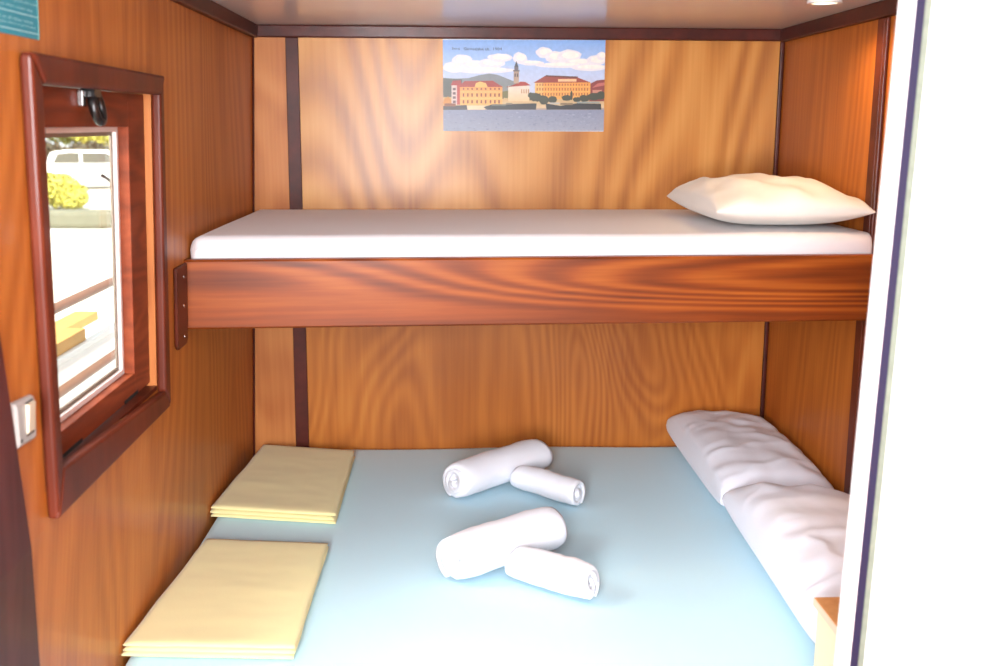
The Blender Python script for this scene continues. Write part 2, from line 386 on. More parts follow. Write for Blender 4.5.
# ---------------------------------------------------------------- mattresses
def slab(name, x0f, x1f, y0f, y1, z0, z1, r, mat, label, cat, nx=70, ny=44, lump=.0, fn=None, shear=0, flare=0):
    """soft slab: grid top with rounded edges, straight sides; x0f/x1f/y0f constants"""
    bm = NB()
    def ring_pts(inset, z):
        out = []
        xa, xb, ya, yb = x0f+inset, x1f-inset, y0f+inset, y1-inset
        return xa, xb, ya, yb, z
    grid = {}
    # parametrise: u,v in grid; cross-section rounding by distance to edge
    us = [0]+[r*(1-math.cos(a*math.pi/2/5))/(x1f-x0f) for a in range(1, 6)]+[r/(x1f-x0f)+(1-2*r/(x1f-x0f))*i/nx for i in range(1, nx)]
    us += [1-u for u in us[5::-1]]
    vs = [0]+[r*(1-math.cos(a*math.pi/2/5))/(y1-y0f) for a in range(1, 6)]+[r/(y1-y0f)+(1-2*r/(y1-y0f))*i/ny for i in range(1, ny)]
    vs += [1-v for v in vs[5::-1]]
    V = []
    for u in us:
        row = []
        for v in vs:
            x = x0f+u*(x1f-x0f); y = y0f+v*(y1-y0f)
            dx = max(0, r-min(x-x0f, x1f-x)); dy = max(0, r-min(y-y0f, y1-y))
            d = min(r, math.hypot(dx, dy)); z = z1-r+math.sqrt(max(0, r*r-d*d))
            if math.hypot(dx, dy) > r:   # pull the corner onto the rounded outline
                s = r/math.hypot(dx, dy)
                x += (1 if x < (x0f+x1f)/2 else -1)*dx*(1-s); y += (1 if y < (y0f+y1)/2 else -1)*dy*(1-s)
            if fn: z += fn(x, y)*(1-d/r)
            row.append(bm.verts.new((x, y, z)))
        V.append(row)
    for i in range(len(us)-1):
        for j in range(len(vs)-1): bm.faces.new([V[i][j], V[i+1][j], V[i+1][j+1], V[i][j+1]])
    per = [V[i][0] for i in range(len(us))]+[V[-1][j] for j in range(1, len(vs))]+[V[i][-1] for i in range(len(us)-2, -1, -1)]+[V[0][j] for j in range(len(vs)-2, 0, -1)]
    low = [bm.verts.new((v.co.x, v.co.y, z0)) for v in per]; n = len(per)
    for v in bm.verts:
        if v.co.x > x1f-r: v.co.x = x1f-(x1f-v.co.x)*.35
        if flare: v.co.x += flare*(v.co.y-y1)/(y1-y0f)*(x1f-v.co.x)/(x1f-x0f)
    if shear:
        for v in bm.verts: v.co.y += shear*(v.co.x-x0f)/(x1f-x0f)*(v.co.y-y1)/(y0f-y1)
    for i in range(n): bm.faces.new([per[i], low[i], low[(i+1) % n], per[(i+1) % n]])
    bm.faces.new(low[::-1])
    cx, cy = (x0f+x1f)/2, (y0f+y1)/2
    o = obj(name, bm, mat, base=(cx, cy, z0), smooth=True)
    return tag(o, label, cat)
slab('mattress', .0128, W-.006, -.972, -.004, 1.2585, 1.336, .034, M['sheet_white'], 'thin mattress under a white fitted sheet on the upper bunk', 'mattress',
     fn=lambda x, y: .002*noise.noise(Vector((x*3, y*3, 1)))-.006*max(0, 1+y/.6), shear=.072)
bb = thing('double_bed', (.92, -.83, 0), 'wide lower bed base filling the cabin from wall to wall', 'bed')
bm = NB(); box(bm, -.016, W-.004, -1.66, -.004, .0, .25); obj('bed_box', bm, M['bedbase'], bb, bevel=.004)
BZ = .470
def bedf(x, y): return .004*noise.noise(Vector((x*1.6, y*1.6, 5)))-.003+(.004*math.sin(x*7+1)*max(0, 1+y*3))
slab('mattress', -.022, W-.004, -1.655, -.006, .251, BZ, .045, M['sheet_blue'], 'wide lower mattress under a light blue fitted sheet', 'mattress', fn=bedf, flare=.024)

# ---------------------------------------------------------------- pillows
def pillow(name, T, a, b, up, dn, mat, label, group=None, seed=0, e=.42, pinch=.07, wr=.006, nu=64, nv=80, ear=.0, skew=None, floor=None, parent=None, wdir=(5, 2.2)):
    """T: Matrix local->world; half sizes a,b; thickness up/dn; corners keep a thin pointed ear"""
    bm = NB(); Vt = [[None]*(nv+1) for _ in range(nu+1)]; Vb = [[None]*(nv+1) for _ in range(nu+1)]
    for i in range(nu+1):
        for j in range(nv+1):
            u = -math.cos(math.pi*i/nu)*.5+(2*i/nu-1)*.5; v = -math.cos(math.pi*j/nv)*.5+(2*j/nv-1)*.5
            x = a*u*(1-pinch*(1-v**2)*abs(u)); y = b*v*(1-pinch*(1-u**2)*abs(v))
            s = max(0, (1-u**4)*(1-v**4))**e*(1-.25*(u*u+v*v)/2)
            edge = max(abs(u), abs(v))
            p = Vector((x*wdir[0]+seed*3.1, y*wdir[1]+seed, 0)); w1 = noise.noise(p*1.0+Vector((noise.noise(p*1.7)*.8, noise.noise(p*1.3+Vector((4, 4, 4)))*.8, 0)))
            p2 = Vector((x*14+seed, y*9, 3)); w2 = noise.noise(p2)
            # gathers running in from the edges
            g = math.sin(v*23+3*noise.noise(Vector((u*2, v*3, seed))))*max(0, abs(u)-.55)+math.sin(u*17+3*noise.noise(Vector((u*3, v*2, seed+9))))*max(0, abs(v)-.6)
            w = wr*(1.5*(.5-abs(w1))*2*.6+.8*w2+.15*g)*min(1, 4*s)
            zt = up*s+w*(.35+.65*min(1, s*1.2)); zb = -dn*s
            sag = -ear*(edge**6)
            for V, z in ((Vt, zt), (Vb, zb)):
                if i in (0, nu) or j in (0, nv):
                    if V is Vb: V[i][j] = Vt[i][j]; continue
                q = Vector((x, y, z+sag))
                if skew: q = skew(q, u, v)
                q = T @ q
                if floor is not None: q.z = max(q.z, floor(q.x, q.y))
                V[i][j] = bm.verts.new(q)
    for i in range(nu):
        for j in range(nv):
            bm.faces.new([Vt[i][j], Vt[i+1][j], Vt[i+1][j+1], Vt[i][j+1]])
            try: bm.faces.new([Vb[i][j+1], Vb[i+1][j+1], Vb[i+1][j], Vb[i][j]])
            except ValueError: pass
    base = T @ Vector((0, 0, -dn))
    o = obj(name, bm, mat, base=base, smooth=True)
    return tag(o, label, 'pillow', group)

# upper pillow
Tu = Matrix.Translation((1.620, -.562, 1.3915))
pillow('pillow', Tu, .220, .325, .070, .052, M['pillow_cream'], 'cream white pillow lying flat on the upper bunk mattress', seed=2, wr=.015, e=.5, pinch=.05)
# lower pillows
def clampx(T_):
    return None
T1 = Matrix.Translation((1.652, -.402, .530)) @ Matrix.Rotation(math.radians(3), 4, 'Y')
pillow('pillow', T1, .176, .392, .092, .058, M['pillow_white'], 'white pillow against the back wall on the blue bed, behind the other', seed=5, wr=.011, e=.22, pinch=.02, wdir=(3, 6))
T2 = Matrix.Translation((1.648, -1.232, .5365)) @ Matrix.Rotation(math.radians(-1.5), 4, 'Z') @ Matrix.Rotation(math.radians(3), 4, 'Y')
pillow('pillow', T2, .182, .432, .104, .064, M['pillow_white'], 'white pillow nearer the camera on the blue bed, beside the small cabinet', seed=9, wr=.011, e=.32, pinch=.04, wdir=(3, 5))

# ---------------------------------------------------------------- folded yellow bed linen
def linen(name, C, label, seed, layers, thick):
    """C: four corners of the top (back-left, back-right, front-right, front-left) at mattress level; zigzag folds show on the front edge"""
    base = Vector(((C[0][0]+C[2][0])/2, (C[0][1]+C[2][1])/2, BZ))
    root = thing(name, base, label, 'bed linen', 'folded yellow bed linen')
    z = BZ+.0035
    for L_ in range(layers):
        bm = NB(); nx, ny = 30, 44; top = []; bot = []
        t = thick[L_]; rnd = random.Random(seed*10+L_)
        ox, oy = rnd.uniform(-.004, .006), (L_-(layers-1))*.006+rnd.uniform(-.003, .003)
        for i in range(nx+1):
            rt, rb = [], []
            for j in range(ny+1):
                u, v = i/nx, j/ny
                x = (C[0][0]*(1-u)+C[1][0]*u)*(1-v)+(C[3][0]*(1-u)+C[2][0]*u)*v+ox*(1 if L_ < layers-1 else 0)
                y = (C[0][1]*(1-u)+C[1][1]*u)*(1-v)+(C[3][1]*(1-u)+C[2][1]*u)*v
                y += oy*v+.004*noise.noise(Vector((u*4, L_*3, seed)))*(v-.5)
                x += .004*noise.noise(Vector((L_*3, v*4, seed+5)))
                e = min(1, min(u, 1-u)*nx/1.6)*min(1, min(v, 1-v)*ny/1.6)
                h = .0042*noise.noise(Vector((u*1.3+seed, v*7, 1)))+.002*noise.noise(Vector((u*5+seed, v*16, 2)))
                hz = z+t*.5
                below = .0042*noise.noise(Vector((u*1.3+seed, v*7, 1)))+.002*noise.noise(Vector((u*5+seed, v*16, 2)))
                k = .35+.65*e**.5
                zb_ = hz-t*.5*k+(below if L_ else 0)*.6*e
                zt_ = hz+t*.5*k+h*.6*e
                xx = max(x, wx(zb_, y)+.003)
                rt.append(bm.verts.new((xx, y, zt_))); rb.append(bm.verts.new((xx, y, zb_)))
            top.append(rt); bot.append(rb)
        for i in range(nx):
            for j in range(ny):
                bm.faces.new([top[i][j], top[i+1][j], top[i+1][j+1], top[i][j+1]])
                bm.faces.new([bot[i][j+1], bot[i+1][j+1], bot[i+1][j], bot[i][j]])
        for i in range(nx):
            bm.faces.new([top[i][0], bot[i][0], bot[i+1][0], top[i+1][0]]); bm.faces.new([top[i+1][ny], bot[i+1][ny], bot[i][ny], top[i][ny]])
        for j in range(ny):
            bm.faces.new([top[0][j+1], bot[0][j+1], bot[0][j], top[0][j]]); bm.faces.new([top[nx][j], bot[nx][j], bot[nx][j+1], top[nx][j+1]])
        obj('folded_layer', bm, M['yellow'], root, smooth=True)
        z += t+.0006
    return root
linen('folded_sheet', [(.020, -.075), (.348, -.155), (.346, -.765), (-.030, -.690)], 'pale yellow folded bed linen nearer the back wall, in the corner of the blue bed', 3, 3, (.009, .010, .011))
linen('folded_sheet', [(.008, -.920), (.347, -.965), (.338, -1.545), (-.040, -1.515)], 'pale yellow folded bed linen nearer the camera, below the window', 8, 3, (.008, .008, .009))

# ---------------------------------------------------------------- rolled towels
def towel(A, B, r, label, seed, squash=.92, turns=3.2, flap=False, loose=0):
    """a strip of terry rolled up about the axis A-B (world points of the axis ends)"""
    A, B = Vector(A), Vector(B); ax = (B-A); Lg = ax.length; ax.normalize()
    side = ax.cross(Vector((0, 0, 1))).normalized(); up = side.cross(ax).normalized()
    if up.z < 0: up = -up
    th = r/(turns+.35); n = int(turns*22); m = 26
    bm = NB(); outer = []; inner = []
    start = -math.pi*.62
    for i in range(n+1):
        a = start-2*math.pi*turns*(1-i/n)
        ro = th*.75+(r-th*.75)*i/n; ri = max(.002, ro-th*.86)
        ro_, ri_ = [], []
        for j in range(m+1):
            t = j/m
            endw = .010*math.sin(a*.5+seed)*(1-i/n)+.007*math.sin(a+seed*2)+loose*.012*(1-i/n)
            s = t*Lg+(endw if t > .5 else -endw)*abs(2*t-1)**6
            wob = 1+.09*noise.noise(Vector((t*3, a*.35, seed)))+.05*noise.noise(Vector((t*9, a*.9, seed+3)))
            endr = 1-.10*abs(2*t-1)**8*(1 if i > n-20 else .5)
            for rad, lst in ((ro, ro_), (ri, ri_)):
                q = A+ax*s+(side*math.cos(a)*1.04+up*math.sin(a)*squash)*rad*wob*endr
                lst.append(bm.verts.new(q))
        outer.append(ro_); inner.append(ri_)
    for i in range(n):
        for j in range(m):
            bm.faces.new([outer[i][j], outer[i+1][j], outer[i+1][j+1], outer[i][j+1]]); bm.faces.new([inner[i][j+1], inner[i+1][j+1], inner[i+1][j], inner[i][j]])
        bm.faces.new([outer[i][0], inner[i][0], inner[i+1][0], outer[i+1][0]]); bm.faces.new([outer[i+1][m], inner[i+1][m], inner[i][m], outer[i][m]])
    for i in (0, n):
        for j in range(m): bm.faces.new([outer[i][j], inner[i][j], inner[i][j+1], outer[i][j+1]])
    lowest = BZ+.0035
    for v in bm.verts:
        if v.co.z < lowest+.01: v.co.z = lowest+max(0, (v.co.z-lowest+.014))*.42
    o = obj('rolled_towel', bm, M['towel'], base=((A.x+B.x)/2, (A.y+B.y)/2, BZ), smooth=True)
    return tag(o, label, 'towel', 'rolled white towels on the blue bed')
R1, R2, r1, r2 = .070, .074, .052, .056
towel((.700, -.585, BZ+.063), (.985, -.320, BZ+.063), R1, 'large rolled white towel nearest the back wall', 1.3, loose=1)
towel((.905, -.500, BZ+.047), (1.070, -.665, BZ+.047), r1, 'small rolled white towel leaning on the large one nearest the back wall', 4.1, turns=3)
towel((.688, -1.185, BZ+.068), (.968, -.975, BZ+.068), R2, 'large rolled white towel nearest the camera', 2.2, turns=3.6)
towel((.845, -1.165, BZ+.052), (1.022, -1.305, BZ+.052), r2, 'small rolled white towel leaning on the large one nearest the camera', 7.7, turns=3)

# ---------------------------------------------------------------- bedside cabinet
cb = thing('bedside_cabinet', (1.62, -1.9, 0), 'small cream cabinet with a light wood top beside the white door', 'cabinet')
bm = NB(); box(bm, 1.412, W-.004, -2.12, -1.743, .672, .69); obj('cabinet_top', bm, [M['cab_top']], cb, bevel=.0015)
bm = NB(); box(bm, 1.4105, 1.412, -2.12, -1.743, .673, .689); obj('edge_band', bm, M['cab_edge'], cb)
bm = NB(); box(bm, 1.418, W-.004, -2.115, -1.748, 0, .672); obj('cabinet_body', bm, M['cab_side'], cb, bevel=.002)

# ---------------------------------------------------------------- light switch
sw = thing('light_switch', LW(0, -2.06, 1.165), 'pale grey plastic light switch on the wood wall beside the window', 'light switch')
bm = NB()
o0 = [(-2.090, 1.126), (-2.014, 1.122), (-2.014, 1.196), (-2.096, 1.202)]
i0 = [(-2.083, 1.132), (-2.020, 1.128), (-2.020, 1.190), (-2.089, 1.196)]
lo_ = [bm.verts.new(LW(.0, *p)) for p in o0]; mi_ = [bm.verts.new(LW(.008, *p)) for p in o0]; hi_ = [bm.verts.new(LW(.013, *p)) for p in i0]
bm.faces.new(lo_); bm.faces.new(hi_[::-1])
for a, b in ((lo_, mi_), (mi_, hi_)):
    for i in range(4): bm.faces.new([a[i], a[(i+1) % 4], b[(i+1) % 4], b[i]])
obj('switch_plate', bm, M['switch'], sw, bevel=.003)
bm = NB()
hexa(bm, [LW(.012, -2.056, 1.142), LW(.012, -2.030, 1.142), LW(.012, -2.030, 1.190), LW(.012, -2.056, 1.190), LW(.016, -2.056, 1.143), LW(.016, -2.030, 1.143), LW(.019, -2.030, 1.189), LW(.019, -2.056, 1.189)])
obj('rocker', bm, M['rocker'], sw, bevel=.001)
bm = NB(); box(bm, .012, .0135, -2.057, -2.029, 1.1385, 1.1415, 0, LW); obj('rocker_gap', bm, M['black'], sw)
bm = NB(); box(bm, .012, .0135, -2.057, -2.029, 1.1905, 1.1925, 0, LW); obj('rocker_gap', bm, M['black'], sw)
bm = NB(); box(bm, .011, .0138, -2.080, -2.075, 1.135, 1.140, 0, LW); obj('screw', bm, M['black_metal'], sw)

# ---------------------------------------------------------------- text helper (built-in font turned into mesh faces)
def text_bm(bm, body, width, height, place, mi=0):
    cu = D.curves.new('lettering', 'FONT'); cu.body = body; cu.size = 1; cu.resolution_u = 2
    o = D.objects.new('lettering', cu); COL.objects.link(o)
    bpy.context.view_layer.update()
    dg = bpy.context.evaluated_depsgraph_get(); me = o.evaluated_get(dg).to_mesh()
    xs = [v.co.x for v in me.vertices]; ys = [v.co.y for v in me.vertices]
    x0, x1, y0, y1 = min(xs), max(xs), min(ys), max(ys)
    vv = [bm.verts.new(place((v.co.x-x0)/(x1-x0)*width, (v.co.y-y0)/(y1-y0)*height)) for v in me.vertices]
    for p in me.polygons:
        try:
            f = bm.faces.new([vv[i] for i in p.vertices]); f.material_index = mi
        except ValueError: pass
    o.evaluated_get(dg).to_mesh_clear(); D.objects.remove(o); D.curves.remove(cu)

# ---------------------------------------------------------------- teal notice
nt_ = thing('wall_notice', LW(0, -2.0, 1.80), 'teal printed notice card on the left wall above the window', 'notice')
bm = NB(); NY0, NY1, NZ0, NZ1 = -2.22, -1.912, 1.75, 1.892
box(bm, 0, .002, NY0, NY1, NZ0, NZ1, 0, LW); obj('card', bm, M['card'], nt_)
bm = NB(); box(bm, .0, .0024, NY1, NY1+.003, NZ0, NZ1, 0, LW); obj('card_edge', bm, M['card_edge'], nt_)
bm = NB()
for z, w in ((1.7575, .004), (1.7565+.0265, .0016)): box(bm, .0021, .0024, NY0, NY1-.003, z, z+.0016, 0, LW)
lines = [(1.7645, 'only plug in the shore supply when in port and', .290, .0045), (1.7720, 'leave the main switch on at all other times', .282, .0045),
         (1.7885, 'please keep this window shut when under way', .282, .0060), (1.7985, 'for your safety and for the comfort of guests and crew', .300, .0060),
         (1.818, 'WELCOME ON BOARD', .25, .010), (1.84, 'please read before you sail', .27, .008)]
for z, s, wd, h in lines:
    text_bm(bm, s, wd, h, lambda a, b, z=z: LW(.0023, NY0+.005+a, z+b))
obj('print', bm, M['card_text'], nt_)

# ---------------------------------------------------------------- postcard print on the back wall
def picture():
    bm = NB(); cl = bm.loops.layers.float_color.new('paint')
    PX0, PX1 = .6655, 1.2205
    def xy(u, v):  # picture px (772x432, v down) -> wall point; the print hangs a hair out of true
        return PX0+(PX1-PX0)*u/772, (1.9015+.003*u/772)-.3035*v/432
    layer = [0]
    def poly(pts, col, col2=None):
        layer[0] += 1; n = .0041+.00004*layer[0]
        vs = []
        for (u, v) in pts:
            x, z = xy(min(772, max(0, u)), min(432, max(0, v))); vs.append(bm.verts.new((x, -n, z)))
        f = bm.faces.new(vs); ys = [p[1] for p in pts]; lo, hi = min(ys), max(ys)
        for lp, p in zip(f.loops, pts):
            t = (p[1]-lo)/(hi-lo) if hi > lo else 0
            a = [q**1.3 for q in srgb(*col)]; b = [q**1.3 for q in srgb(*(col2 or col))]; lp[cl] = tuple(a[i]*(1-t)+b[i]*t for i in range(4))
    def rect(x0, y0, x1, y1, c, c2=None): poly([(x0, y0), (x1, y0), (x1, y1), (x0, y1)], c, c2)
    def blob(cx, cy, rx, ry, c, seed=0, n=18, k=.25):
        poly([(cx+rx*math.cos(a)*(1+k*noise.noise(Vector((math.cos(a)*2, math.sin(a)*2, seed)))), cy+ry*math.sin(a)*(1+k*noise.noise(Vector((math.cos(a)*2, math.sin(a)*2, seed+3))))) for a in [2*math.pi*i/n for i in range(n)]], c)
    rect(0, 0, 772, 120, (142, 178, 226), (178, 200, 232)); rect(0, 120, 772, 340, (186, 202, 230), (214, 212, 222))
    rnd = random.Random(4)
    for (x, y, rx, ry) in ((90, 95, 48, 26), (55, 128, 60, 26), (150, 118, 70, 22), (230, 110, 66, 22), (270, 84, 60, 20), (200, 142, 140, 16), (365, 85, 34, 26), (420, 108, 60, 12), (480, 60, 40, 26), (540, 80, 60, 28),
                           (600, 75, 56, 30), (640, 104, 70, 18), (560, 118, 120, 14), (730, 95, 46, 26), (700, 130, 90, 16), (755, 75, 24, 20)):
        blob(x, y, rx, ry, (226, 222, 226), x); blob(x+6, y-4, rx*.7, ry*.6, (240, 232, 226), x+1)
    poly([(0, 178), (60, 182), (120, 180), (170, 166), (220, 158), (260, 164), (330, 192), (400, 215), (400, 300), (0, 300)], (140, 146, 152), (150, 150, 140))
    poly([(0, 180), (40, 184), (90, 186), (90, 320), (0, 320)], (92, 98, 92), (96, 90, 70))
    rect(0, 270, 772, 334, (206, 176, 128), (220, 200, 168))
    for x in range(280, 440, 22): blob(x, 262+rnd.uniform(-6, 8), 22, 18, (128, 122, 70), x)
    # red-roofed house on the far right
    poly([(700, 240), (705, 205), (735, 190), (772, 186), (772, 290), (700, 290)], (150, 66, 60))
    poly([(712, 226), (740, 204), (772, 200), (772, 214), (740, 220)], (196, 120, 110))
    rect(715, 236, 760, 250, (206, 150, 130))
    # long orange palace on the left
    rect(40, 212, 90, 306, (214, 196, 190)); rect(66, 204, 84, 306, (188, 74, 60))
    for k in range(4): rect(46, 226+20*k, 60, 238+20*k, (120, 90, 96))
    poly([(36, 214), (46, 192), (84, 190), (90, 214)], (170, 56, 52))
    rect(80, 218, 282, 308, (232, 168, 96), (238, 190, 120))
    poly([(74, 222), (102, 194), (236, 192), (286, 222)], (168, 62, 44))
    poly([(150, 222), (156, 204), (176, 196), (204, 204), (212, 222)], (226, 186, 112))
    for r_, y in enumerate((226, 252, 284)):
        for k in range(9): rect(93+k*20.5+(3 if k > 2 else 0)+(3 if k > 5 else 0), y, 101+k*20.5+(3 if k > 2 else 0)+(3 if k > 5 else 0), y+(10 if r_ == 0 else 16), (150, 84, 44))
    rect(80, 244, 282, 246, (246, 206, 140)); rect(80, 274, 282, 276, (246, 206, 140))
    # church with bell tower
    rect(310, 216, 412, 290, (222, 212, 200), (226, 200, 160)); poly([(306, 224), (370, 196), (392, 198), (418, 214), (300, 222)], (178, 72, 52))
    for k in range(4): rect(372+k*11, 232, 377+k*11, 252, (190, 150, 110))
    rect(336, 146, 361, 205, (172, 152, 138), (190, 168, 148)); rect(340, 158, 346, 174, (96, 84, 84)); rect(351, 158, 357, 174, (96, 84, 84))
    rect(333, 142, 364, 148, (120, 110, 112)); rect(339, 124, 358, 142, (120, 112, 116)); poly([(339, 126), (348, 98), (358, 126)], (84, 86, 96))
    # big ochre palace on the right
    rect(438, 200, 704, 280, (228, 168, 84), (230, 178, 98)); rect(438, 200, 478, 280, (224, 186, 116))
    poly([(430, 202), (484, 170), (500, 168), (640, 176), (704, 200)], (160, 70, 44)); poly([(484, 172), (490, 166), (644, 172), (640, 180)], (112, 56, 44))
    rect(548, 184, 636, 196, (232, 196, 156))
    for y in (206, 226, 250):
        for k in range(19): rect(446+k*13.4, y, 451+k*13.4, y+(10 if y < 220 else 13), (176, 104, 46))
    rect(438, 220, 704, 222, (244, 196, 116)); rect(438, 243, 704, 245, (244, 196, 116))
    # trees in front of the palaces
    for x, y, rx, ry in ((445, 272, 30, 20), (480, 285, 24, 22), (522, 282, 22, 16), (590, 274, 24, 14), (640, 282, 20, 12), (676, 276, 26, 16), (720, 268, 30, 18), (755, 262, 24, 20), (613, 262, 6, 22), (420, 262, 16, 14)):
        blob(x, y, rx, ry, (74, 76, 50), x)
    rect(0, 322, 772, 340, (196, 176, 156), (150, 140, 140))
    rect(110, 312, 200, 330, (226, 206, 176))
    blob(20, 296, 20, 26, (206, 150, 66), 4)
    # moored boats
    poly([(0, 312), (112, 308), (116, 330), (0, 334)], (56, 40, 40)); rect(6, 300, 60, 314, (150, 96, 56))
    poly([(192, 318), (230, 306), (446, 300), (444, 330), (210, 330)], (40, 38, 42)); rect(230, 304, 300, 312, (120, 124, 112)); rect(300, 298, 330, 306, (150, 140, 120))
    poly([(490, 300), (560, 312), (640, 300), (756, 302), (758, 330), (494, 330)], (44, 40, 44)); rect(640, 292, 750, 300, (168, 172, 164)); rect(560, 298, 620, 308, (150, 130, 100)); rect(510, 296, 556, 304, (196, 190, 180))
    rect(0, 331, 772, 432, (150, 156, 176), (166, 170, 184))
    for k in range(240):
        x = rnd.uniform(0, 760); y = rnd.uniform(338, 428); w = rnd.uniform(3, 14); g = rnd.uniform(-16, 16)
        rect(x, y, x+w, y+rnd.uniform(2, 5), (156+g, 161+g, 179+g))
    # board
    x0, z0 = xy(0, 432); x1, z1 = xy(772, 0)
    n0 = len(bm.faces)
    vs = box(bm, x0, x1, -.004, 0, z0, z1)
    bm.faces.ensure_lookup_table()
    for f in bm.faces[n0:]:
        for lp in f.loops: lp[cl] = srgb(196, 196, 204)
    # caption
    n1 = len(bm.faces); layer[0] += 3
    for s, u0, u1 in (('Senj', 43, 78), ('Gimnazialna ob.', 98, 222), ('1904', 238, 278)):
        xa, za = xy(u0, 50); xb, _ = xy(u1, 50)
        text_bm(bm, s, xb-xa, .0090, lambda a, b, xa=xa, za=za: (xa+a, -.0041-.00004*layer[0], za+b))
    bm.faces.ensure_lookup_table()
    for f in bm.faces[n1:]:
        for lp in f.loops: lp[cl] = srgb(52, 62, 84)
    m, nt, b = newmat('postcard_print'); N = nt.nodes.new; L = nt.links.new
    at = N('ShaderNodeAttribute'); at.attribute_name = 'paint'
    nz = N('ShaderNodeTexNoise'); nz.inputs['Scale'].default_value = 90; nz.inputs['Detail'].default_value = 3
    tc = N('ShaderNodeTexCoord'); L(tc.outputs['Object'], nz.inputs['Vector'])
    mr = N('ShaderNodeMapRange'); mr.inputs[3].default_value = .86; mr.inputs[4].default_value = 1.14; L(nz.outputs['Fac'], mr.inputs[0])
    vm = N('ShaderNodeVectorMath'); vm.operation = 'SCALE'; L(at.outputs['Color'], vm.inputs[0]); L(mr.outputs[0], vm.inputs['Scale'])
    L(vm.outputs[0], b.inputs['Base Color']); b.inputs['Roughness'].default_value = .5; b.inputs['Coat Weight'].default_value = .15; b.inputs['Coat Roughness'].default_value = .3
    me = D.meshes.new('picture_print'); bm.to_mesh(me); bm.free(); me.materials.append(m)
    o = D.objects.new('picture_print', me); COL.objects.link(o)
    tag(o, 'old postcard print of harbour palaces and a bell tower on the back wall', 'picture')
picture()

# ---------------------------------------------------------------- outside, seen through the window
G = -.9
bm = NB(); box(bm, -60, -2.6, -14, 110, G-.2, G); struct('ground', bm, M['concrete'])
bm = NB(); box(bm, -1.35, -.13, -6, 9, -.10, -.02); struct('floor_deck', bm, M['deckpaint'])
bm = NB(); box(bm, -2.6, 3.5, -14, 20, G-.6, G-.5)
struct('ground_water', bm, plain('pale_water', srgb(170, 190, 190), .15, 0, .05))
rl = thing('deck_railing', (-1.0, 1.2, -.02), 'weathered round side railing of the boat outside the window', 'railing')
for z in (.842, .478): 
    bm = NB(); tube(bm, [(-1.0, y, z) for y in (-5, -2, 1, 4, 8.5)], .022, 10); obj('handrail', bm, M['railpaint'], rl)
for y in (-4.5, -2.7, -.9, .3, 2.6, 4.4, 6.2, 8.0):
    bm = NB(); tube(bm, [(-1.0, y, -.02), (-1.0, y, .842)], .018, 10); obj('railing_post', bm, M['railpaint'], rl)
# pale planks stowed on a white locker on the side deck
lk = thing('deck_locker', (-1.2, 1.5, -.02), 'low white locker on the side deck outside the window', 'locker')
bm = NB(); box(bm, -1.33, -1.06, .3, 3.6, -.02, .56); obj('locker_body', bm, M['deckpaint'], lk, bevel=.01)
bm = NB(); box(bm, -1.34, -1.05, .28, 3.62, .56, .59); obj('locker_lid', bm, M['deckpaint'], lk, bevel=.006)
for i, (y0, y1, x0, x1, z0, z1, lab) in enumerate(((.55, 1.9, -1.31, -1.19, .591, .635, 'pale wooden plank lying on the white deck locker, the outer one'), (.5, 1.35, -1.17, -1.07, .591, .650, 'short thick wooden plank on the white deck locker, nearest the cabin'))):
    bm = NB(); box(bm, x0, x1, y0, y1, z0, z1); tag(obj('plank', bm, M['planks'], base=((x0+x1)/2, (y0+y1)/2, z0), bevel=.004), lab, 'plank', 'planks on the deck locker')

def car(loc, rz, L_, paint, label):
    T = Matrix.Translation(loc) @ Matrix.Rotation(rz, 4, 'Z')
    root = D.objects.new('car', None); COL.objects.link(root); root.matrix_world = T; tag(root, label, 'car', 'cars parked on the quay')
    def loc_obj(name, bm, mat, **k):
        bmesh.ops.recalc_face_normals(bm, faces=bm.faces)
        me = D.meshes.new(name); bm.to_mesh(me); bm.free(); me.materials.append(mat)
        o = D.objects.new(name, me); COL.objects.link(o); o.parent = root
        for p in me.polygons: p.use_smooth = False
        if k.get('bevel'):
            b = o.modifiers.new('Bevel', 'BEVEL'); b.width = k['bevel']; b.segments = 3; b.limit_method = 'ANGLE'
        return o
    h = L_/2
    side = [(-h, .35), (-h+.02, .85), (-h+.12, 1.0), (-h+.35, 1.42), (-h+.9, 1.5), (.25, 1.48), (.95, 1.0), (h-.25, .86), (h-.02, .68), (h, .35), (h-.3, .26), (-h+.3, .26)]
    bm = NB()
    prism(bm, side, -.84, .84, lambda n, a, b: (a, n*(1-.10*max(0, b-.9)/.5), b)); loc_obj('car_body', bm, paint, bevel=.06)
    for sy in (-1, 1):
        for pts in ([(-h+.42, 1.02), (-h+.58, 1.36), (-h+1.0, 1.41), (-h+1.35, 1.41), (-h+1.35, 1.02)], [(-h+1.45, 1.02), (-h+1.45, 1.41), (.18, 1.39), (.72, 1.02)]):
            bm = NB(); prism(bm, pts, .835, .850, lambda n, a, b, sy=sy: (a, sy*n*(1-.10*max(0, b-.9)/.5), b)); loc_obj('side_window', bm, M['carglass'])
        for wxx in (-h+.75, h-.8):
            bm = NB(); bmesh.ops.create_cone(bm, cap_ends=True, segments=24, radius1=.32, radius2=.32, depth=.2)
            bmesh.ops.transform(bm, matrix=Matrix.Translation((wxx, sy*.78, .32)) @ Matrix.Rotation(math.pi/2, 4, 'X'), verts=bm.verts)
            loc_obj('wheel', bm, M['tyre'], bevel=.03)
    bm = NB(); hexa(bm, [(.33, -.66, 1.42), (.33, .66, 1.42), (.92, .74, 1.03), (.92, -.74, 1.03), (.35, -.66, 1.44), (.35, .66, 1.44), (.95, .74, 1.05), (.95, -.74, 1.05)]); loc_obj('windscreen', bm, M['carglass'])
    bm = NB(); box(bm, h-.03, h+.01, -.7, .7, .5, .62); loc_obj('bumper', bm, M['tyre'])
    return root
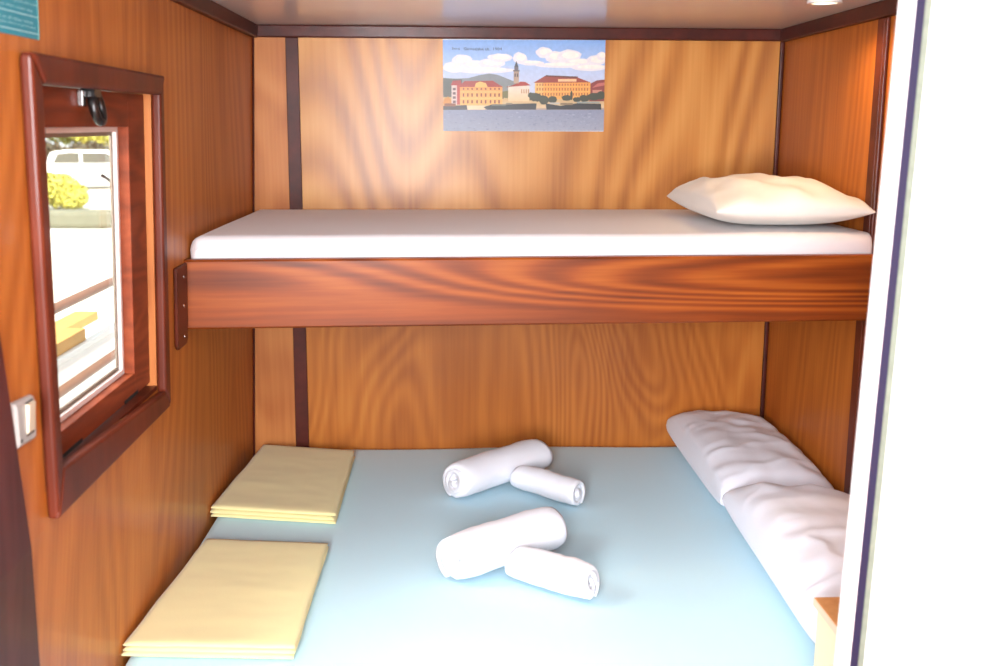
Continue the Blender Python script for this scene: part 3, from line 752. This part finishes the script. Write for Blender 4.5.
car((-12.75, 38, G), math.radians(18), 4.3, M['carwhite'], 'white car parked on the sunlit quay outside the window')
car((-17.4, 41.5, G), math.radians(10), 4.2, M['cardark'], 'dark car parked behind the white car outside the window')

def leaves(bm, c, rx, ry, rz, n, s, rnd):
    for _ in range(n):
        while True:
            p = Vector((rnd.uniform(-1, 1), rnd.uniform(-1, 1), rnd.uniform(-1, 1)))
            if .35 < p.length < 1: break
        q = Vector(c)+Vector((p.x*rx, p.y*ry, p.z*rz))
        a = Vector((rnd.gauss(0, 1), rnd.gauss(0, 1), rnd.gauss(0, 1))).normalized(); b = a.orthogonal().normalized()
        L_ = s*rnd.uniform(.6, 1.3)
        vs = [bm.verts.new(q+d) for d in (a*L_, b*L_*.45, -a*L_, -b*L_*.45)]
        bm.faces.new(vs)
def plant(name, x, y, blobs, mat, n, s, label, cat, trunk=None, group=None):
    r = thing(name, (x, y, G), label, cat, group); rnd = random.Random(int(x*31+y))
    bm = NB()
    for (dx, dy, z, rx, ry, rz) in blobs: leaves(bm, (x+dx, y+dy, G+z), rx, ry, rz, n, s, rnd)
    obj('foliage', bm, mat, r)
    bm = NB()
    if trunk: tube(bm, [(x, y, G), (x+.05, y, G+trunk*.5), (x, y, G+trunk)], [.16, .13, .07], 8)
    else:
        for k in range(5): tube(bm, [(x+.05*k, y, G), (x+(k-2)*.25, y+.1*k-.2, G+.5)], .02, 6)
    obj('trunk' if trunk else 'stems', bm, M['bark'], r)
plant('tree', -23.6, 54, [(0, 0, 2.5, 2.6, 2, 1.5), (1.2, 0, 4.2, 1.8, 2, 1.4), (-1.4, 0, 4.0, 1.8, 2, 1.3)], M['leaf_yellow'], 2600, .17, 'yellow green tree beyond the dark car outside the window', 'tree', 3.2, 'trees on the quay')
plant('tree', -20.6, 60, [(0, 0, 2.7, 3.2, 2, 1.6), (1.5, 0, 4.2, 2.2, 2, 1.6), (-1, 0, 4.6, 2.2, 2, 1.5)], M['leaf_green'], 2600, .17, 'dark green tree straight beyond the white car outside the window', 'tree', 3.2, 'trees on the quay')
plant('tree', -16.6, 53, [(0, 0, 2.4, 2.6, 2, 1.4), (-1.0, 0, 4.4, 2.2, 2, 1.4)], M['leaf_yellow'], 2600, .17, 'yellow green tree at the right beyond the white car outside the window', 'tree', 3.2, 'trees on the quay')
plant('hedge', -16.5, 45, [(-5+2*k, 0, .85, 1.3, .8, .85) for k in range(6)], M['leaf_dark'], 1500, .13, 'dark hedge running behind the parked cars outside the window', 'hedge')
plant('bush', -10.75, 27.5, [(0, 0, .6, .7, .7, .5), (-.6, .1, .6, .6, .7, .5), (.45, 0, .42, .45, .6, .38)], M['leaf_yellow'], 1300, .09, 'yellow green bush on the quay in front of the cars', 'bush')
wl = NB()
box(wl, -9.4, -7.45, 21.9, 22.4, G, G+.44)
tag(obj('stone_kerb', wl, M['stone'], base=(-8.4, 22.1, G), bevel=.12, segs=3), 'low grey stone kerb on the quay in front of the bush', 'kerb')
br = thing('quay_barrier', (-9.0, 29, G), 'dark metal bar barrier on the quay beside the bush', 'barrier')
bm = NB(); tube(bm, [(-9.9, 29, G+.95), (-9.3, 29, G+.55), (-8.6, 29, G+.58), (-7.4, 29, G+.55)], .065, 8); obj('bar', bm, M['black_metal'], br)
for x in (-9.6, -8.5, -7.5):
    bm = NB(); tube(bm, [(x, 29, G), (x, 29, G+.75)], .05, 8); obj('barrier_post', bm, M['railpaint'], br)

# ---------------------------------------------------------------- light
w = D.worlds.new('World'); sc.world = w; w.use_nodes = True
bg = w.node_tree.nodes['Background']; bg.inputs[0].default_value = (.86, .93, 1, 1); bg.inputs[1].default_value = 1.6
def lamp(name, kind, loc, target, power, color=(1, 1, 1), size=None, sy=None, spot=None, blend=.6):
    l = D.lights.new(name, kind); l.energy = power; l.color = color
    o = D.objects.new(name, l); COL.objects.link(o); o.location = loc
    d = Vector(target)-Vector(loc); o.rotation_euler = d.to_track_quat('-Z', 'Y').to_euler()
    if kind == 'AREA':
        l.shape = 'RECTANGLE'; l.size = size; l.size_y = sy or size
    if kind == 'SPOT': l.spot_size = spot; l.spot_blend = blend; l.shadow_soft_size = size or .03
    return o
sun = D.lights.new('sun', 'SUN'); sun.energy = 11; sun.angle = .01; sun.color = (1, .95, .86)
so = D.objects.new('sun', sun); COL.objects.link(so); so.rotation_euler = Vector((-.2, .6, -.78)).to_track_quat('-Z', 'Y').to_euler()
# daylight through the open doorway behind the camera
lamp('doorway_daylight', 'AREA', (.30, -4.3, 1.55), (.9, -1.0, .9), 205, (.955, .97, 1), .9, 1.1)
# daylight falling in at the window
lamp('window_daylight', 'AREA', (-.5, -1.63, 1.75), (.9, -1.3, .6), 26, (.94, .97, 1), .6, .6)
lamp('overhead_bed_fill', 'AREA', (.75, -2.75, 1.93), (.85, -1.9, .3), 22, (.97, .98, 1), .9, .5)  # unseen fill under the ceiling, added to brighten the near bed
# the warm downlight over the upper pillow
lamp('downlight_lamp', 'SPOT', (1.68, -.83, CEIL-.012), (1.68, -.80, 0), 9, (1, .66, .32), .03, spot=math.radians(150), blend=.8)

# ---------------------------------------------------------------- camera
cam = D.cameras.new('camera'); co = D.objects.new('camera', cam); COL.objects.link(co); sc.camera = co
cam.sensor_width = 36; cam.lens = 1038/998*36; cam.clip_start = .05; cam.clip_end = 300
R = Matrix(((.99878828, .0057664, -.04887458), (-.04905161, .19714972, -.97914551), (.00398947, .98035643, .19719368)))
co.matrix_world = Matrix.Translation((.6782, -3.6551, 1.6217)) @ R.to_4x4()
cam.dof.use_dof = True; cam.dof.focus_distance = 3.0; cam.dof.aperture_fstop = 4.0

sc.view_settings.view_transform = 'Standard'; sc.view_settings.look = 'None'
sc.view_settings.exposure = 0.12; sc.view_settings.gamma = 1.0
